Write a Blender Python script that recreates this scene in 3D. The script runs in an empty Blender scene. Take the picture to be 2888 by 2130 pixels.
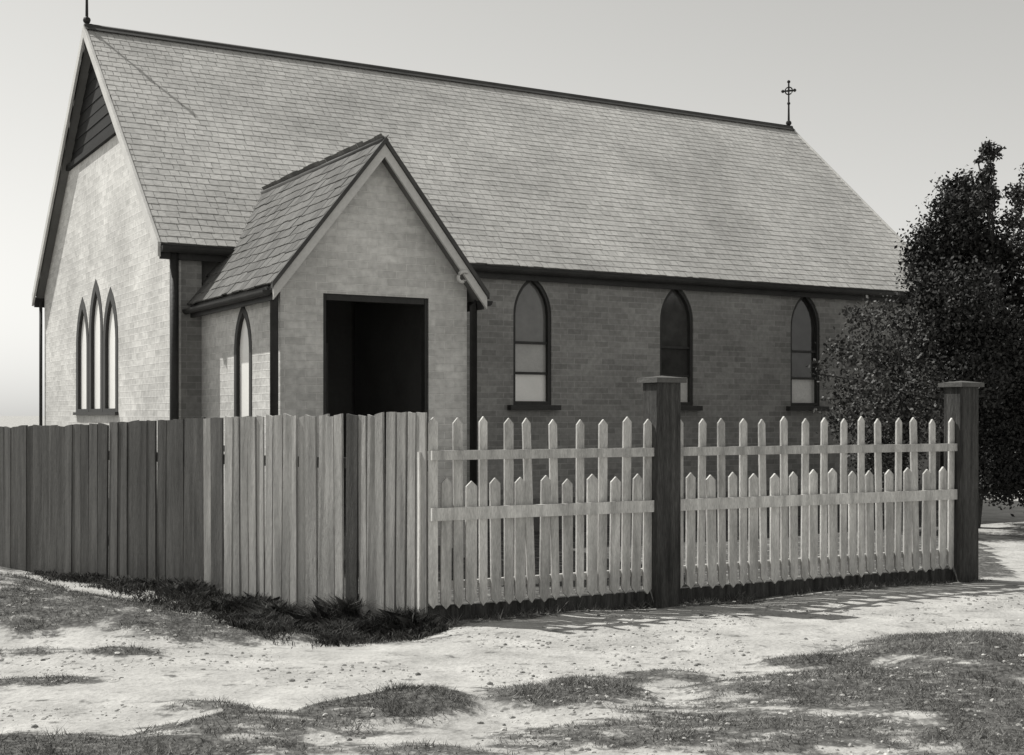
import bpy, math, random
import numpy as np
from mathutils import Vector, Matrix

random.seed(7)
rng = np.random.default_rng(11)
SC = bpy.context.scene
COL = SC.collection
EYE = 1.65

# ------------------------------------------------------------------ camera
cam_d = bpy.data.cameras.new('camera')
cam = bpy.data.objects.new('camera', cam_d)
COL.objects.link(cam)
cam.location = (0, 0, EYE)
cam.rotation_euler = (math.radians(90), 0, 0)
cam_d.sensor_width = 36.0
cam_d.lens = 46.1
cam_d.shift_y = 0.037
cam_d.clip_start = 0.1
cam_d.clip_end = 4000
SC.camera = cam

# ------------------------------------------------------------------ frames
UA = math.radians(60)
U = Vector((math.sin(UA), math.cos(UA), 0))       # along the nave
V = Vector((-math.cos(UA), math.sin(UA), 0))      # across it, away from the road
E0 = Vector((-4.33, 16.13, 0))                    # near corner of the nave roof

# ------------------------------------------------------------------ light
sun_to = (-U * 0.33 + V * 0.51)
sun_to.z = 0.80
sun_to.normalize()
elev = math.asin(sun_to.z)
azim = math.atan2(sun_to.x, sun_to.y)             # clockwise from +Y
world = bpy.data.worlds.new('World')
SC.world = world
world.use_nodes = True
wn = world.node_tree.nodes
wl = world.node_tree.links
wn.clear()
sky = wn.new('ShaderNodeTexSky')
sky.sky_type = 'NISHITA'
sky.sun_disc = False
sky.sun_elevation = elev
sky.sun_rotation = azim
sky.air_density = 2.0
sky.dust_density = 0.35
sky.ozone_density = 1.0
bw = wn.new('ShaderNodeRGBToBW')                  # black-and-white plate
tint = wn.new('ShaderNodeMixRGB')
tint.blend_type = 'MULTIPLY'
tint.inputs[0].default_value = 1
tint.inputs[2].default_value = (1.0, 0.992, 0.955, 1)
bg = wn.new('ShaderNodeBackground')
bg.inputs['Strength'].default_value = 0.098
wo = wn.new('ShaderNodeOutputWorld')
wl.new(sky.outputs[0], bw.inputs[0])
wl.new(bw.outputs[0], tint.inputs[1])
wl.new(tint.outputs[0], bg.inputs['Color'])
wl.new(bg.outputs[0], wo.inputs['Surface'])

sun_d = bpy.data.lights.new('sun', 'SUN')
sun_d.energy = 4.2
sun_d.angle = math.radians(0.6)
sun_d.color = (1.0, 0.985, 0.94)
sun = bpy.data.objects.new('sun', sun_d)
COL.objects.link(sun)
sun.rotation_euler = sun_to.to_track_quat('Z', 'Y').to_euler()
sun.location = (-20, 20, 30)

SC.view_settings.view_transform = 'Standard'
SC.view_settings.look = 'None'
SC.view_settings.exposure = 0.28
SC.view_settings.gamma = 1.0
SC.view_settings.use_curve_mapping = False


# ------------------------------------------------------------------ helpers
def grey(g):
    return (g, g * 0.988, g * 0.955, 1)


def material(name, g, rough=0.8, var=0.12, scale=3.0, fine=40.0, bump=0.15, streak=None,
             obj_var=0.0, spec=0.25, metallic=0.0, island=0.0):
    """grey surface with blotches, fine grain, optional grain along one axis and per-object tone"""
    m = bpy.data.materials.new(name)
    m.use_nodes = True
    nt = m.node_tree
    n, l = nt.nodes, nt.links
    p = n['Principled BSDF']
    p.inputs['Roughness'].default_value = rough
    p.inputs['Metallic'].default_value = metallic
    p.inputs['Specular IOR Level'].default_value = spec
    tc = n.new('ShaderNodeTexCoord')
    mp = n.new('ShaderNodeMapping')
    l.new(tc.outputs['Object'], mp.inputs[0])
    if streak:
        mp.inputs['Scale'].default_value = streak
    oi = n.new('ShaderNodeObjectInfo')
    off = n.new('ShaderNodeVectorMath')
    off.operation = 'SCALE'
    off.inputs['Scale'].default_value = 0.0
    cb = n.new('ShaderNodeCombineXYZ')
    ml = n.new('ShaderNodeMath'); ml.operation = 'MULTIPLY'; ml.inputs[1].default_value = 37.0
    l.new(oi.outputs['Random'], ml.inputs[0])
    l.new(ml.outputs[0], cb.inputs[0]); l.new(ml.outputs[0], cb.inputs[1])
    ad = n.new('ShaderNodeVectorMath'); ad.operation = 'ADD'
    l.new(mp.outputs[0], ad.inputs[0]); l.new(cb.outputs[0], ad.inputs[1])
    n1 = n.new('ShaderNodeTexNoise')
    n1.inputs['Scale'].default_value = scale
    n1.inputs['Detail'].default_value = 5
    n2 = n.new('ShaderNodeTexNoise')
    n2.inputs['Scale'].default_value = fine
    n2.inputs['Detail'].default_value = 3
    l.new(ad.outputs[0], n1.inputs['Vector'])
    l.new(ad.outputs[0], n2.inputs['Vector'])
    r1 = n.new('ShaderNodeMapRange')
    r1.inputs['From Min'].default_value = 0.3
    r1.inputs['From Max'].default_value = 0.7
    r1.inputs['To Min'].default_value = 1 - var
    r1.inputs['To Max'].default_value = 1 + var
    l.new(n1.outputs['Fac'], r1.inputs['Value'])
    r2 = n.new('ShaderNodeMapRange')
    r2.inputs['From Min'].default_value = 0.3
    r2.inputs['From Max'].default_value = 0.7
    r2.inputs['To Min'].default_value = 1 - var * 0.6
    r2.inputs['To Max'].default_value = 1 + var * 0.6
    l.new(n2.outputs['Fac'], r2.inputs['Value'])
    m1 = n.new('ShaderNodeMath'); m1.operation = 'MULTIPLY'
    l.new(r1.outputs[0], m1.inputs[0]); l.new(r2.outputs[0], m1.inputs[1])
    r3 = n.new('ShaderNodeMapRange')
    r3.inputs['To Min'].default_value = 1 - obj_var
    r3.inputs['To Max'].default_value = 1 + obj_var
    l.new(oi.outputs['Random'], r3.inputs['Value'])
    m2 = n.new('ShaderNodeMath'); m2.operation = 'MULTIPLY'
    l.new(m1.outputs[0], m2.inputs[0]); l.new(r3.outputs[0], m2.inputs[1])
    if island:
        ge = n.new('ShaderNodeNewGeometry')
        r4 = n.new('ShaderNodeMapRange')
        r4.inputs['To Min'].default_value = 1 - island
        r4.inputs['To Max'].default_value = 1 + island
        l.new(ge.outputs['Random Per Island'], r4.inputs['Value'])
        m3 = n.new('ShaderNodeMath'); m3.operation = 'MULTIPLY'
        l.new(m2.outputs[0], m3.inputs[0]); l.new(r4.outputs[0], m3.inputs[1])
        m2 = m3
    sc = n.new('ShaderNodeVectorMath'); sc.operation = 'SCALE'
    sc.inputs[0].default_value = grey(g)[:3]
    l.new(m2.outputs[0], sc.inputs['Scale'])
    l.new(sc.outputs[0], p.inputs['Base Color'])
    if bump:
        b = n.new('ShaderNodeBump')
        b.inputs['Strength'].default_value = bump
        b.inputs['Distance'].default_value = 0.02
        l.new(n2.outputs['Fac'], b.inputs['Height'])
        l.new(b.outputs[0], p.inputs['Normal'])
    return m


M = {}
M['dark_board'] = material('dark_stained_boards', 0.014, 0.8, 0.2, 2, 30, 0.2, (1, 1, 4), 0.15)
M['trim'] = material('white_trim', 0.55, 0.6, 0.10, 3, 30, 0.15)
M['dark_trim'] = material('dark_trim', 0.035, 0.6, 0.2, 4, 30, 0.15)
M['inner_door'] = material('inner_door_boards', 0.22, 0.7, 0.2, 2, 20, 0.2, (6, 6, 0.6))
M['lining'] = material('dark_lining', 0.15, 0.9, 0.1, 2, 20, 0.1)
M['nave_shingle'] = material('silvered_roof_shingle', 0.45, 0.85, 0.18, 0.5, 18, 0.3, (1, 1, 1), 0.0, 0.2, 0.0, 0.09)
M['shingle'] = material('dark_timber_shingle', 0.135, 0.9, 0.2, 6, 50, 0.4, (4, 1, 1), 0.2)
M['ridge'] = material('dark_ridge_capping', 0.06, 0.6, 0.2, 5, 40, 0.1)
M['black_iron'] = material('black_wrought_iron', 0.02, 0.5, 0.2, 8, 60, 0.1)
M['frame'] = material('dark_window_frame', 0.045, 0.6, 0.15, 5, 40, 0.1)
M['glass'] = material('dark_glass', 0.05, 0.12, 0.25, 3, 9, 0.02, None, 0.4, 0.5)
M['glass_white'] = material('dull_white_glass', 0.62, 0.3, 0.12, 3, 30, 0.02, None, 0.05, 0.5)
M['glass_grey'] = material('grey_glass', 0.16, 0.15, 0.15, 3, 9, 0.03, None, 0.2, 0.5)
M['glass_mid'] = material('obscured_glass', 0.42, 0.25, 0.10, 3, 30, 0.03, None, 0.05, 0.5)
M['glass_pale'] = material('sky_white_glass', 0.90, 0.3, 0.04, 3, 30, 0.02, None, 0.02, 0.5)  # near-white base colour stands in for sky brightness in the panes
M['stone'] = material('foundation_stone', 0.16, 0.9, 0.25, 3, 18, 0.5)
M['post'] = material('dark_weathered_post', 0.06, 0.85, 0.55, 3.0, 24, 0.9, (7, 7, 0.5), 0.1)
M['post_cap'] = material('weathered_post_cap', 0.10, 0.85, 0.2, 4, 30, 0.4)
M['picket'] = material('white_picket_paint', 0.50, 0.75, 0.30, 2.5, 26, 0.35, (5, 5, 0.9), 0.16)
M['paling'] = material('weathered_grey_paling', 0.10, 0.9, 0.30, 2.2, 26, 0.6, (7, 7, 0.6), 0.22)
M['paling_pale'] = material('whitewashed_paling', 0.34, 0.85, 0.28, 2.2, 26, 0.5, (7, 7, 0.6), 0.18)
M['bark'] = material('tree_bark', 0.06, 0.95, 0.3, 5, 30, 0.8, (4, 4, 1))
M['leaf'] = material('dark_evergreen_leaf', 0.032, 0.7, 0.4, 0.9, 9, 0, None, 0, 0.3, 0.0, 0.6)
M['leaf2'] = material('mid_shrub_leaf', 0.065, 0.6, 0.4, 1.6, 12, 0, None, 0, 0.3, 0.0, 0.7)
M['weed'] = material('dark_weed_stalk', 0.06, 0.85, 0.5, 2.0, 12, 0, None, 0, 0.15, 0.0, 0.9)
M['grass'] = material('dry_grass', 0.16, 0.9, 0.5, 1.1, 9, 0, None, 0, 0.15, 0.0, 0.6)
M['gravel'] = material('gravel_stone', 0.34, 0.9, 0.2, 8, 40, 0.3, None, 0, 0.2, 0.0, 0.6)


def brick_material(name, g, contrast=0.10, mortar=1.18, bump=0.35):
    m = bpy.data.materials.new(name)
    m.use_nodes = True
    n, l = m.node_tree.nodes, m.node_tree.links
    p = n['Principled BSDF']
    p.inputs['Roughness'].default_value = 0.9
    p.inputs['Specular IOR Level'].default_value = 0.15
    uv = n.new('ShaderNodeUVMap')
    bt = n.new('ShaderNodeTexBrick')
    bt.inputs['Scale'].default_value = 1.0
    bt.inputs['Brick Width'].default_value = 0.24
    bt.inputs['Row Height'].default_value = 0.086
    bt.inputs['Mortar Size'].default_value = 0.007
    bt.inputs['Mortar Smooth'].default_value = 0.3
    bt.inputs['Color1'].default_value = grey(g * (1 - contrast))
    bt.inputs['Color2'].default_value = grey(g * (1 + contrast))
    bt.inputs['Mortar'].default_value = grey(g * mortar)
    l.new(uv.outputs[0], bt.inputs['Vector'])
    n1 = n.new('ShaderNodeTexNoise'); n1.inputs['Scale'].default_value = 0.9; n1.inputs['Detail'].default_value = 6
    n2 = n.new('ShaderNodeTexNoise'); n2.inputs['Scale'].default_value = 14; n2.inputs['Detail'].default_value = 5
    l.new(uv.outputs[0], n1.inputs['Vector']); l.new(uv.outputs[0], n2.inputs['Vector'])
    r1 = n.new('ShaderNodeMapRange'); r1.inputs['From Min'].default_value = 0.3; r1.inputs['From Max'].default_value = 0.7
    r1.inputs['To Min'].default_value = 0.82; r1.inputs['To Max'].default_value = 1.16
    l.new(n1.outputs['Fac'], r1.inputs['Value'])
    r2 = n.new('ShaderNodeMapRange'); r2.inputs['From Min'].default_value = 0.3; r2.inputs['From Max'].default_value = 0.7
    r2.inputs['To Min'].default_value = 0.86; r2.inputs['To Max'].default_value = 1.14
    l.new(n2.outputs['Fac'], r2.inputs['Value'])
    mm = n.new('ShaderNodeMath'); mm.operation = 'MULTIPLY'
    l.new(r1.outputs[0], mm.inputs[0]); l.new(r2.outputs[0], mm.inputs[1])
    sc = n.new('ShaderNodeVectorMath'); sc.operation = 'SCALE'
    l.new(bt.outputs['Color'], sc.inputs[0]); l.new(mm.outputs[0], sc.inputs['Scale'])
    l.new(sc.outputs[0], p.inputs['Base Color'])
    hb = n.new('ShaderNodeMath'); hb.operation = 'MULTIPLY_ADD'; hb.inputs[1].default_value = -1.0
    l.new(bt.outputs['Fac'], hb.inputs[0]); l.new(n2.outputs['Fac'], hb.inputs[2])
    b = n.new('ShaderNodeBump'); b.inputs['Strength'].default_value = bump; b.inputs['Distance'].default_value = 0.008
    l.new(hb.outputs[0], b.inputs['Height']); l.new(b.outputs[0], p.inputs['Normal'])
    return m


M['gable'] = brick_material('pale_brick', 0.58, 0.12, 1.16, 0.8)  # paler brick tone for the near gable and porch than the side walls
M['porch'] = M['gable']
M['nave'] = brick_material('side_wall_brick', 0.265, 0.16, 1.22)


def mesh_obj(name, verts, faces, mat, parent=None, smooth=False):
    me = bpy.data.meshes.new(name)
    me.from_pydata([tuple(v) for v in verts], [], faces)
    me.validate()
    me.update()
    if smooth:
        for p in me.polygons:
            p.use_smooth = True
    if mat:
        me.materials.append(M[mat] if isinstance(mat, str) else mat)
    o = bpy.data.objects.new(name, me)
    COL.objects.link(o)
    if parent is not None:
        o.parent = parent
        o.matrix_parent_inverse = Matrix.Identity(4)
        # vertices are given in world space: undo the parent's placement
        pm = parent_world(parent)
        o.matrix_local = pm.inverted()
    return o


def parent_world(o):
    m = o.matrix_basis.copy()
    p = o.parent
    while p is not None:
        m = p.matrix_basis @ m
        p = p.parent
    return m


def tag(o, label, cat=None, kind=None, group=None):
    if label: o['label'] = label
    if cat: o['category'] = cat
    if kind: o['kind'] = kind
    if group: o['group'] = group
    return o


def thing(name, loc, label, cat, group=None):
    o = bpy.data.objects.new(name, None)
    o.empty_display_size = 0.3
    o.location = loc
    COL.objects.link(o)
    return tag(o, label, cat, None, group)


class MB:
    """collects simple solids (world space) into one mesh"""
    def __init__(self):
        self.v = []; self.f = []

    def add(self, vs, fs):
        b = len(self.v)
        self.v += [Vector(x) for x in vs]
        self.f += [tuple(i + b for i in f) for f in fs]
        return self

    def box(self, o, ax, ay, az, x0, x1, y0, y1, z0, z1):
        P = [o + ax * x + ay * y + az * z for z in (z0, z1) for (x, y) in ((x0, y0), (x1, y0), (x1, y1), (x0, y1))]
        return self.add(P, [(0, 3, 2, 1), (4, 5, 6, 7), (0, 1, 5, 4), (1, 2, 6, 5), (2, 3, 7, 6), (3, 0, 4, 7)])

    def prism(self, poly, d):
        """polygon (list of points) swept by vector d"""
        n = len(poly)
        P = [Vector(p) for p in poly] + [Vector(p) + d for p in poly]
        return self.add(P, [tuple(range(n - 1, -1, -1)), tuple(range(n, 2 * n))] +
                        [(i, (i + 1) % n, n + (i + 1) % n, n + i) for i in range(n)])

    def ring(self, outer, inner, d):
        n = len(outer)
        P = [Vector(p) for p in outer] + [Vector(p) for p in inner] + [Vector(p) + d for p in outer] + [Vector(p) + d for p in inner]
        f = []
        for i in range(n):
            j = (i + 1) % n
            f += [(i, j, n + j, n + i), (2 * n + i, 3 * n + i, 3 * n + j, 2 * n + j),
                  (i, 2 * n + i, 2 * n + j, j), (n + i, n + j, 3 * n + j, 3 * n + i)]
        return self.add(P, f)

    def tube(self, pts, rad, seg=8):
        pts = [Vector(p) for p in pts]
        if not hasattr(rad, '__len__'): rad = [rad] * len(pts)
        rings = []
        for i, p in enumerate(pts):
            d = (pts[min(i + 1, len(pts) - 1)] - pts[max(i - 1, 0)]).normalized()
            a = d.cross(Vector((0.13, 0.31, 0.94) if abs(d.z) < 0.9 else (1, 0, 0))).normalized()
            b = d.cross(a)
            rings.append([p + (a * math.cos(t) + b * math.sin(t)) * rad[i] for t in [2 * math.pi * k / seg for k in range(seg)]])
        vs = [q for r in rings for q in r]
        fs = []
        for i in range(len(pts) - 1):
            for k in range(seg):
                fs.append((i * seg + k, i * seg + (k + 1) % seg, (i + 1) * seg + (k + 1) % seg, (i + 1) * seg + k))
        fs.append(tuple(range(seg - 1, -1, -1)))
        fs.append(tuple((len(pts) - 1) * seg + k for k in range(seg)))
        return self.add(vs, fs)

    def build(self, name, mat, parent=None, smooth=False):
        return mesh_obj(name, self.v, self.f, mat, parent, smooth)


ZA = Vector((0, 0, 1))


def cp(u, v, z=0.0):
    return E0 + U * u + V * v + ZA * z


# ------------------------------------------------------------------ ground
def vnoise(x, y, s, seed):
    g = np.random.default_rng(seed).random((256, 256))
    x = np.asarray(x) / s + 1000.0; y = np.asarray(y) / s + 1000.0
    xi = np.floor(x).astype(int); yi = np.floor(y).astype(int)
    fx = x - xi; fy = y - yi
    fx = fx * fx * (3 - 2 * fx); fy = fy * fy * (3 - 2 * fy)
    a = g[xi % 256, yi % 256]; b = g[(xi + 1) % 256, yi % 256]
    c = g[xi % 256, (yi + 1) % 256]; d = g[(xi + 1) % 256, (yi + 1) % 256]
    return a * (1 - fx) * (1 - fy) + b * fx * (1 - fy) + c * (1 - fx) * fy + d * fx * fy


# fence lines (ground plan)
FC = Vector((-0.66, 10.35, 0))                    # corner of the two fences
FR = Vector((4.48, 13.08, 0))                     # end of the picket fence
FL = Vector((-6.6, 15.1, 0))                      # paling fence, beyond the left of the frame

# turf patches: X, Y, rx, ry, mound height, strength
PATCH = [
    (-0.62, 7.30, 0.34, 0.42, 0.09, 1.0), (0.22, 7.62, 0.50, 0.34, 0.07, 1.0),
    (-1.25, 6.90, 0.55, 0.40, 0.05, 0.75), (-1.75, 7.25, 0.35, 0.2, 0.03, 0.6),
    (2.40, 7.70, 1.25, 0.75, 0.06, 0.85), (3.25, 8.90, 0.85, 0.75, 0.13, 0.9),
    (1.20, 6.80, 0.80, 0.45, 0.03, 0.75), (0.45, 6.65, 0.55, 0.28, 0.02, 0.7),
    (-2.1, 6.35, 1.0, 0.30, 0.03, 0.95), (-0.4, 6.3, 0.6, 0.2, 0.02, 0.6), (3.4, 6.6, 1.4, 0.8, 0.05, 0.9),
    (-3.65, 10.2, 1.5, 0.75, 0.12, 0.80), (-2.35, 9.75, 0.85, 0.40, 0.06, 0.8), (-4.9, 10.8, 1.2, 0.9, 0.1, 0.75),
    (-2.55, 8.90, 0.30, 0.14, 0.02, 0.8), (-2.95, 8.00, 0.35, 0.12, 0.02, 0.8), (-3.3, 8.9, 0.4, 0.16, 0.02, 0.6),
    (2.12, 8.80, 0.40, 0.20, 0.04, 0.9), (1.1, 8.45, 0.32, 0.16, 0.03, 0.7), (0.55, 8.20, 0.35, 0.16, 0.03, 0.85),
    (1.6, 7.9, 0.6, 0.25, 0.04, 0.65), (0.9, 7.3, 0.4, 0.2, 0.02, 0.5),
    (7.6, 18.2, 1.0, 0.35, 0.0, 0.7), (8.6, 16.2, 1.2, 0.3, 0.0, 0.5),
    (-1.5, 9.75, 0.8, 0.22, 0.02, 0.7),
]


def seg_dist(x, y, a, b):
    d = b - a
    L2 = d.x * d.x + d.y * d.y
    t = np.clip(((x - a.x) * d.x + (y - a.y) * d.y) / L2, 0, 1)
    return np.hypot(x - a.x - t * d.x, y - a.y - t * d.y)


def side(x, y, a, b):
    d = b - a
    return d.x * (y - a.y) - d.y * (x - a.x)


def turf_height(x, y):
    x = np.asarray(x, float); y = np.asarray(y, float)
    near = np.clip(1 - (np.hypot(x, y - 9) - 9) / 8, 0, 1)
    h = (vnoise(x, y, 1.7, 1) - 0.5) * 0.05 + (vnoise(x, y, 0.55, 2) - 0.5) * 0.03
    h += (vnoise(x, y, 0.17, 3) - 0.5) * 0.016
    t = np.zeros_like(h)
    nz = vnoise(x, y, 0.5, 5) * 0.55 + vnoise(x, y, 0.19, 6) * 0.45
    nx = (vnoise(x, y, 0.6, 8) - 0.5) * 0.35
    for (px, py, rx, ry, hh, st) in PATCH:
        d = np.sqrt(((x - px + nx) / rx) ** 2 + ((y - py + nx * 0.6) / ry) ** 2)
        w = np.clip(1.45 - d, 0, 1)
        h += hh * np.clip(1.15 - d, 0, 1) ** 0.6
        t = np.maximum(t, st * np.clip(w * 1.6 - (nz - 0.35) * 0.9, 0, 1))
    # bank in front of the paling fence
    bx = np.clip((-1.8 - x) / 2.2, 0, 1)
    dl = seg_dist(x, y, FC, FL)
    h += 0.20 * bx * np.exp(-((dl - 1.9) / 0.9) ** 2)
    # shallow drain before the corner
    h -= 0.17 * np.exp(-((x + 1.55) / 0.95) ** 2) * np.exp(-((dl - 0.25) / 0.6) ** 2) * np.clip((-0.35 - x) / 0.35, 0, 1)
    # weedy strip along the foot of the fences
    df = np.minimum(seg_dist(x, y, FC, FR), dl)
    t = np.maximum(t, np.clip(1.25 - df / 0.30 - (nz - 0.3) * 1.3, 0, 1))
    # churchyard behind the fences is all rough grass
    behind = (side(x, y, FC, FR) > 0) & (side(x, y, FL, FC) > 0) & (x < FR.x + 0.6 + (y - 13) * 0.25) & (y < 60)
    t = np.where(behind, np.maximum(t, 0.85), t)
    far = np.hypot(x, y) > 40
    return h * near, np.where(far, 0.15, t)


def axis(lo, hi, a, b, step):
    inner = list(np.arange(a, b, step))
    out = [b]
    s = step
    while out[-1] < hi:
        s *= 1.25
        out.append(out[-1] + s)
    low = [a]
    s = step
    while low[-1] > lo:
        s *= 1.25
        low.append(low[-1] - s)
    return np.array(sorted(low[1:]) + inner + out)


gx = axis(-1500, 1500, -6.0, 6.5, 0.05)
gy = axis(-300, 3000, 5.4, 12.5, 0.05)
GX, GY = np.meshgrid(gx, gy)
GH, GT = turf_height(GX, GY)
nx_, ny_ = len(gx), len(gy)
gv = np.stack([GX.ravel(), GY.ravel(), GH.ravel()], 1)
ii = (np.arange(ny_ - 1)[:, None] * nx_ + np.arange(nx_ - 1)[None, :]).ravel()
gf = np.stack([ii, ii + 1, ii + nx_ + 1, ii + nx_], 1)
gme = bpy.data.meshes.new('ground')
gme.from_pydata(gv.tolist(), [], gf.tolist())
gme.update()
att = gme.attributes.new('turf', 'FLOAT', 'POINT')
att.data.foreach_set('value', GT.ravel().astype(np.float32))
gme.polygons.foreach_set('use_smooth', np.ones(len(gme.polygons), dtype=bool))


def ground_material():
    m = bpy.data.materials.new('pale_sandy_ground')
    m.use_nodes = True
    n, l = m.node_tree.nodes, m.node_tree.links
    p = n['Principled BSDF']
    p.inputs['Roughness'].default_value = 0.95
    p.inputs['Specular IOR Level'].default_value = 0.1
    tc = n.new('ShaderNodeTexCoord')
    a = n.new('ShaderNodeAttribute'); a.attribute_name = 'turf'
    nz = n.new('ShaderNodeTexNoise'); nz.inputs['Scale'].default_value = 2.6; nz.inputs['Detail'].default_value = 7
    nf = n.new('ShaderNodeTexNoise'); nf.inputs['Scale'].default_value = 26; nf.inputs['Detail'].default_value = 5
    l.new(tc.outputs['Object'], nz.inputs['Vector']); l.new(tc.outputs['Object'], nf.inputs['Vector'])
    sand = n.new('ShaderNodeValToRGB')
    sand.color_ramp.elements[0].position = 0.3; sand.color_ramp.elements[0].color = grey(0.33)
    sand.color_ramp.elements[1].position = 0.7; sand.color_ramp.elements[1].color = grey(0.49)
    l.new(nz.outputs['Fac'], sand.inputs[0])
    turf = n.new('ShaderNodeValToRGB')
    turf.color_ramp.elements[0].position = 0.32; turf.color_ramp.elements[0].color = grey(0.035)
    turf.color_ramp.elements[1].position = 0.72; turf.color_ramp.elements[1].color = grey(0.16)
    l.new(nf.outputs['Fac'], turf.inputs[0])
    # break the edge of the turf with fine noise
    s = n.new('ShaderNodeMath'); s.operation = 'SUBTRACT'; s.inputs[1].default_value = 0.5
    l.new(nf.outputs['Fac'], s.inputs[0])
    nm = n.new('ShaderNodeTexNoise'); nm.inputs['Scale'].default_value = 5.5; nm.inputs['Detail'].default_value = 6
    mpg = n.new('ShaderNodeMapping'); mpg.inputs['Scale'].default_value = (0.8, 1.4, 1)
    l.new(tc.outputs['Object'], mpg.inputs[0]); l.new(mpg.outputs[0], nm.inputs['Vector'])
    s2 = n.new('ShaderNodeMath'); s2.operation = 'SUBTRACT'; s2.inputs[1].default_value = 0.5
    l.new(nm.outputs['Fac'], s2.inputs[0])
    k0 = n.new('ShaderNodeMath'); k0.operation = 'MULTIPLY_ADD'; k0.inputs[1].default_value = 2.4
    l.new(s2.outputs[0], k0.inputs[0]); l.new(a.outputs['Fac'], k0.inputs[2])
    k = n.new('ShaderNodeMath'); k.operation = 'MULTIPLY_ADD'; k.inputs[1].default_value = 1.6
    l.new(s.outputs[0], k.inputs[0]); l.new(k0.outputs[0], k.inputs[2])
    st = n.new('ShaderNodeMapRange'); st.interpolation_type = 'SMOOTHSTEP'
    st.inputs['From Min'].default_value = 0.15; st.inputs['From Max'].default_value = 0.75
    l.new(k.outputs[0], st.inputs['Value'])
    mx = n.new('ShaderNodeMixRGB')
    l.new(st.outputs[0], mx.inputs[0]); l.new(sand.outputs[0], mx.inputs[1]); l.new(turf.outputs[0], mx.inputs[2])
    # small grit
    g2 = n.new('ShaderNodeMapRange'); g2.inputs['From Min'].default_value = 0.3; g2.inputs['From Max'].default_value = 0.7
    g2.inputs['To Min'].default_value = 0.86; g2.inputs['To Max'].default_value = 1.12
    l.new(nf.outputs['Fac'], g2.inputs['Value'])
    sc = n.new('ShaderNodeVectorMath'); sc.operation = 'SCALE'
    l.new(mx.outputs[0], sc.inputs[0]); l.new(g2.outputs[0], sc.inputs['Scale'])
    l.new(sc.outputs[0], p.inputs['Base Color'])
    b = n.new('ShaderNodeBump'); b.inputs['Strength'].default_value = 0.5; b.inputs['Distance'].default_value = 0.03
    l.new(nf.outputs['Fac'], b.inputs['Height']); l.new(b.outputs[0], p.inputs['Normal'])
    return m


gme.materials.append(ground_material())
ground = bpy.data.objects.new('ground', gme)
COL.objects.link(ground)
tag(ground, 'pale sandy roadside with dark patches of rough turf', None, 'structure')


def gz(x, y):
    h, _ = turf_height(np.array([x]), np.array([y]))
    return float(h[0])


# ------------------------------------------------------------------ church
church = thing('church', cp(0, 0, 0), 'small gabled church with steep pale roof, lancet windows and side porch behind the fences', 'church')
LEN, WID, ZE, ZR = 14.0, 8.4, 3.78, 7.50
SL = (ZR - ZE) / (WID / 2)                        # nave roof slope (rise per metre)
OG, OE = 0.16, 0.10                               # verge and eave overhang
WU0, WU1, WV0, WV1 = OG, LEN - OG, OE, WID - OE
PC, PHW = 1.68, 1.26                              # porch centre and half width of its roof
PV = -2.93                                        # porch roof front
PZE, PZR = 3.03, 4.63
PSL = (PZR - PZE) / PHW
PW0, PW1, PWV = PC - PHW + 0.13, PC + PHW - 0.13, PV + 0.18
ROWH = 0.175


def lancet(w, hs, R=None):
    R = R or w
    def hw(z):
        if z <= hs: return w / 2
        d = R * R - (z - hs) ** 2
        return max(0.0, math.sqrt(max(d, 0)) - (R - w / 2))
    top = hs + math.sqrt(R * R - (R - w / 2) ** 2)
    return hw, top


def hw_poly(o, ds, sc, z0, z1, hw, inset=0.0, steps=14, n=None):
    """outline of an opening between z0 and z1, centre sc along ds"""
    zs = [z0 + (z1 - z0) * i / steps for i in range(steps + 1)]
    R = [o + ds * (sc + hw(z)) + ZA * z for z in zs]
    L = [o + ds * (sc - hw(z)) + ZA * z for z in reversed(zs)]
    return R + L


def board_wall(parent, name, o, ds, dn, s_lo, s_hi, z0, z1, holes, mat, rowh=ROWH):
    """lapped boards as single objects; s_lo / s_hi are functions of z, holes are (centre, halfwidth(z), zb, zt)"""
    z = z0
    while z < z1 - 0.01:
        a, b = z, min(z + rowh, z1)
        cuts = []
        for (c, hw, zb, zt) in holes:
            if b <= zb + 0.005 or a >= zt - 0.005: continue
            ha = hw(max(a, zb)); hb = hw(min(b, zt)) if b < zt else 0.0
            cuts.append((c - ha, c - hb, c + ha, c + hb))
        cuts.sort()
        segs = []
        l0, l1 = s_lo(a), s_lo(b)
        for (ca, cb, da, db) in cuts:
            segs.append((l0, ca, l1, cb)); l0, l1 = da, db
        segs.append((l0, s_hi(a), l1, s_hi(b)))
        for (a0, a1, b0, b1) in segs:
            if a1 - a0 < 0.02: continue
            b1 = max(b1, b0 + 0.002)
            j = random.uniform(-0.002, 0.002)
            P = [o + ds * s + dn * n + ZA * zz for (s, n, zz) in (
                (a0, -0.015, a), (a1, -0.015, a), (b1, -0.03, b), (b0, -0.03, b),
                (a0, 0.010 + j, a), (a1, 0.010 + j, a), (b1, 0.0 + j, b), (b0, 0.0 + j, b))]
            mesh_obj(name, P, [(3, 2, 1, 0), (4, 5, 6, 7), (0, 1, 5, 4), (1, 2, 6, 5), (2, 3, 7, 6), (3, 0, 4, 7)], mat, parent)
        z = b


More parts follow.
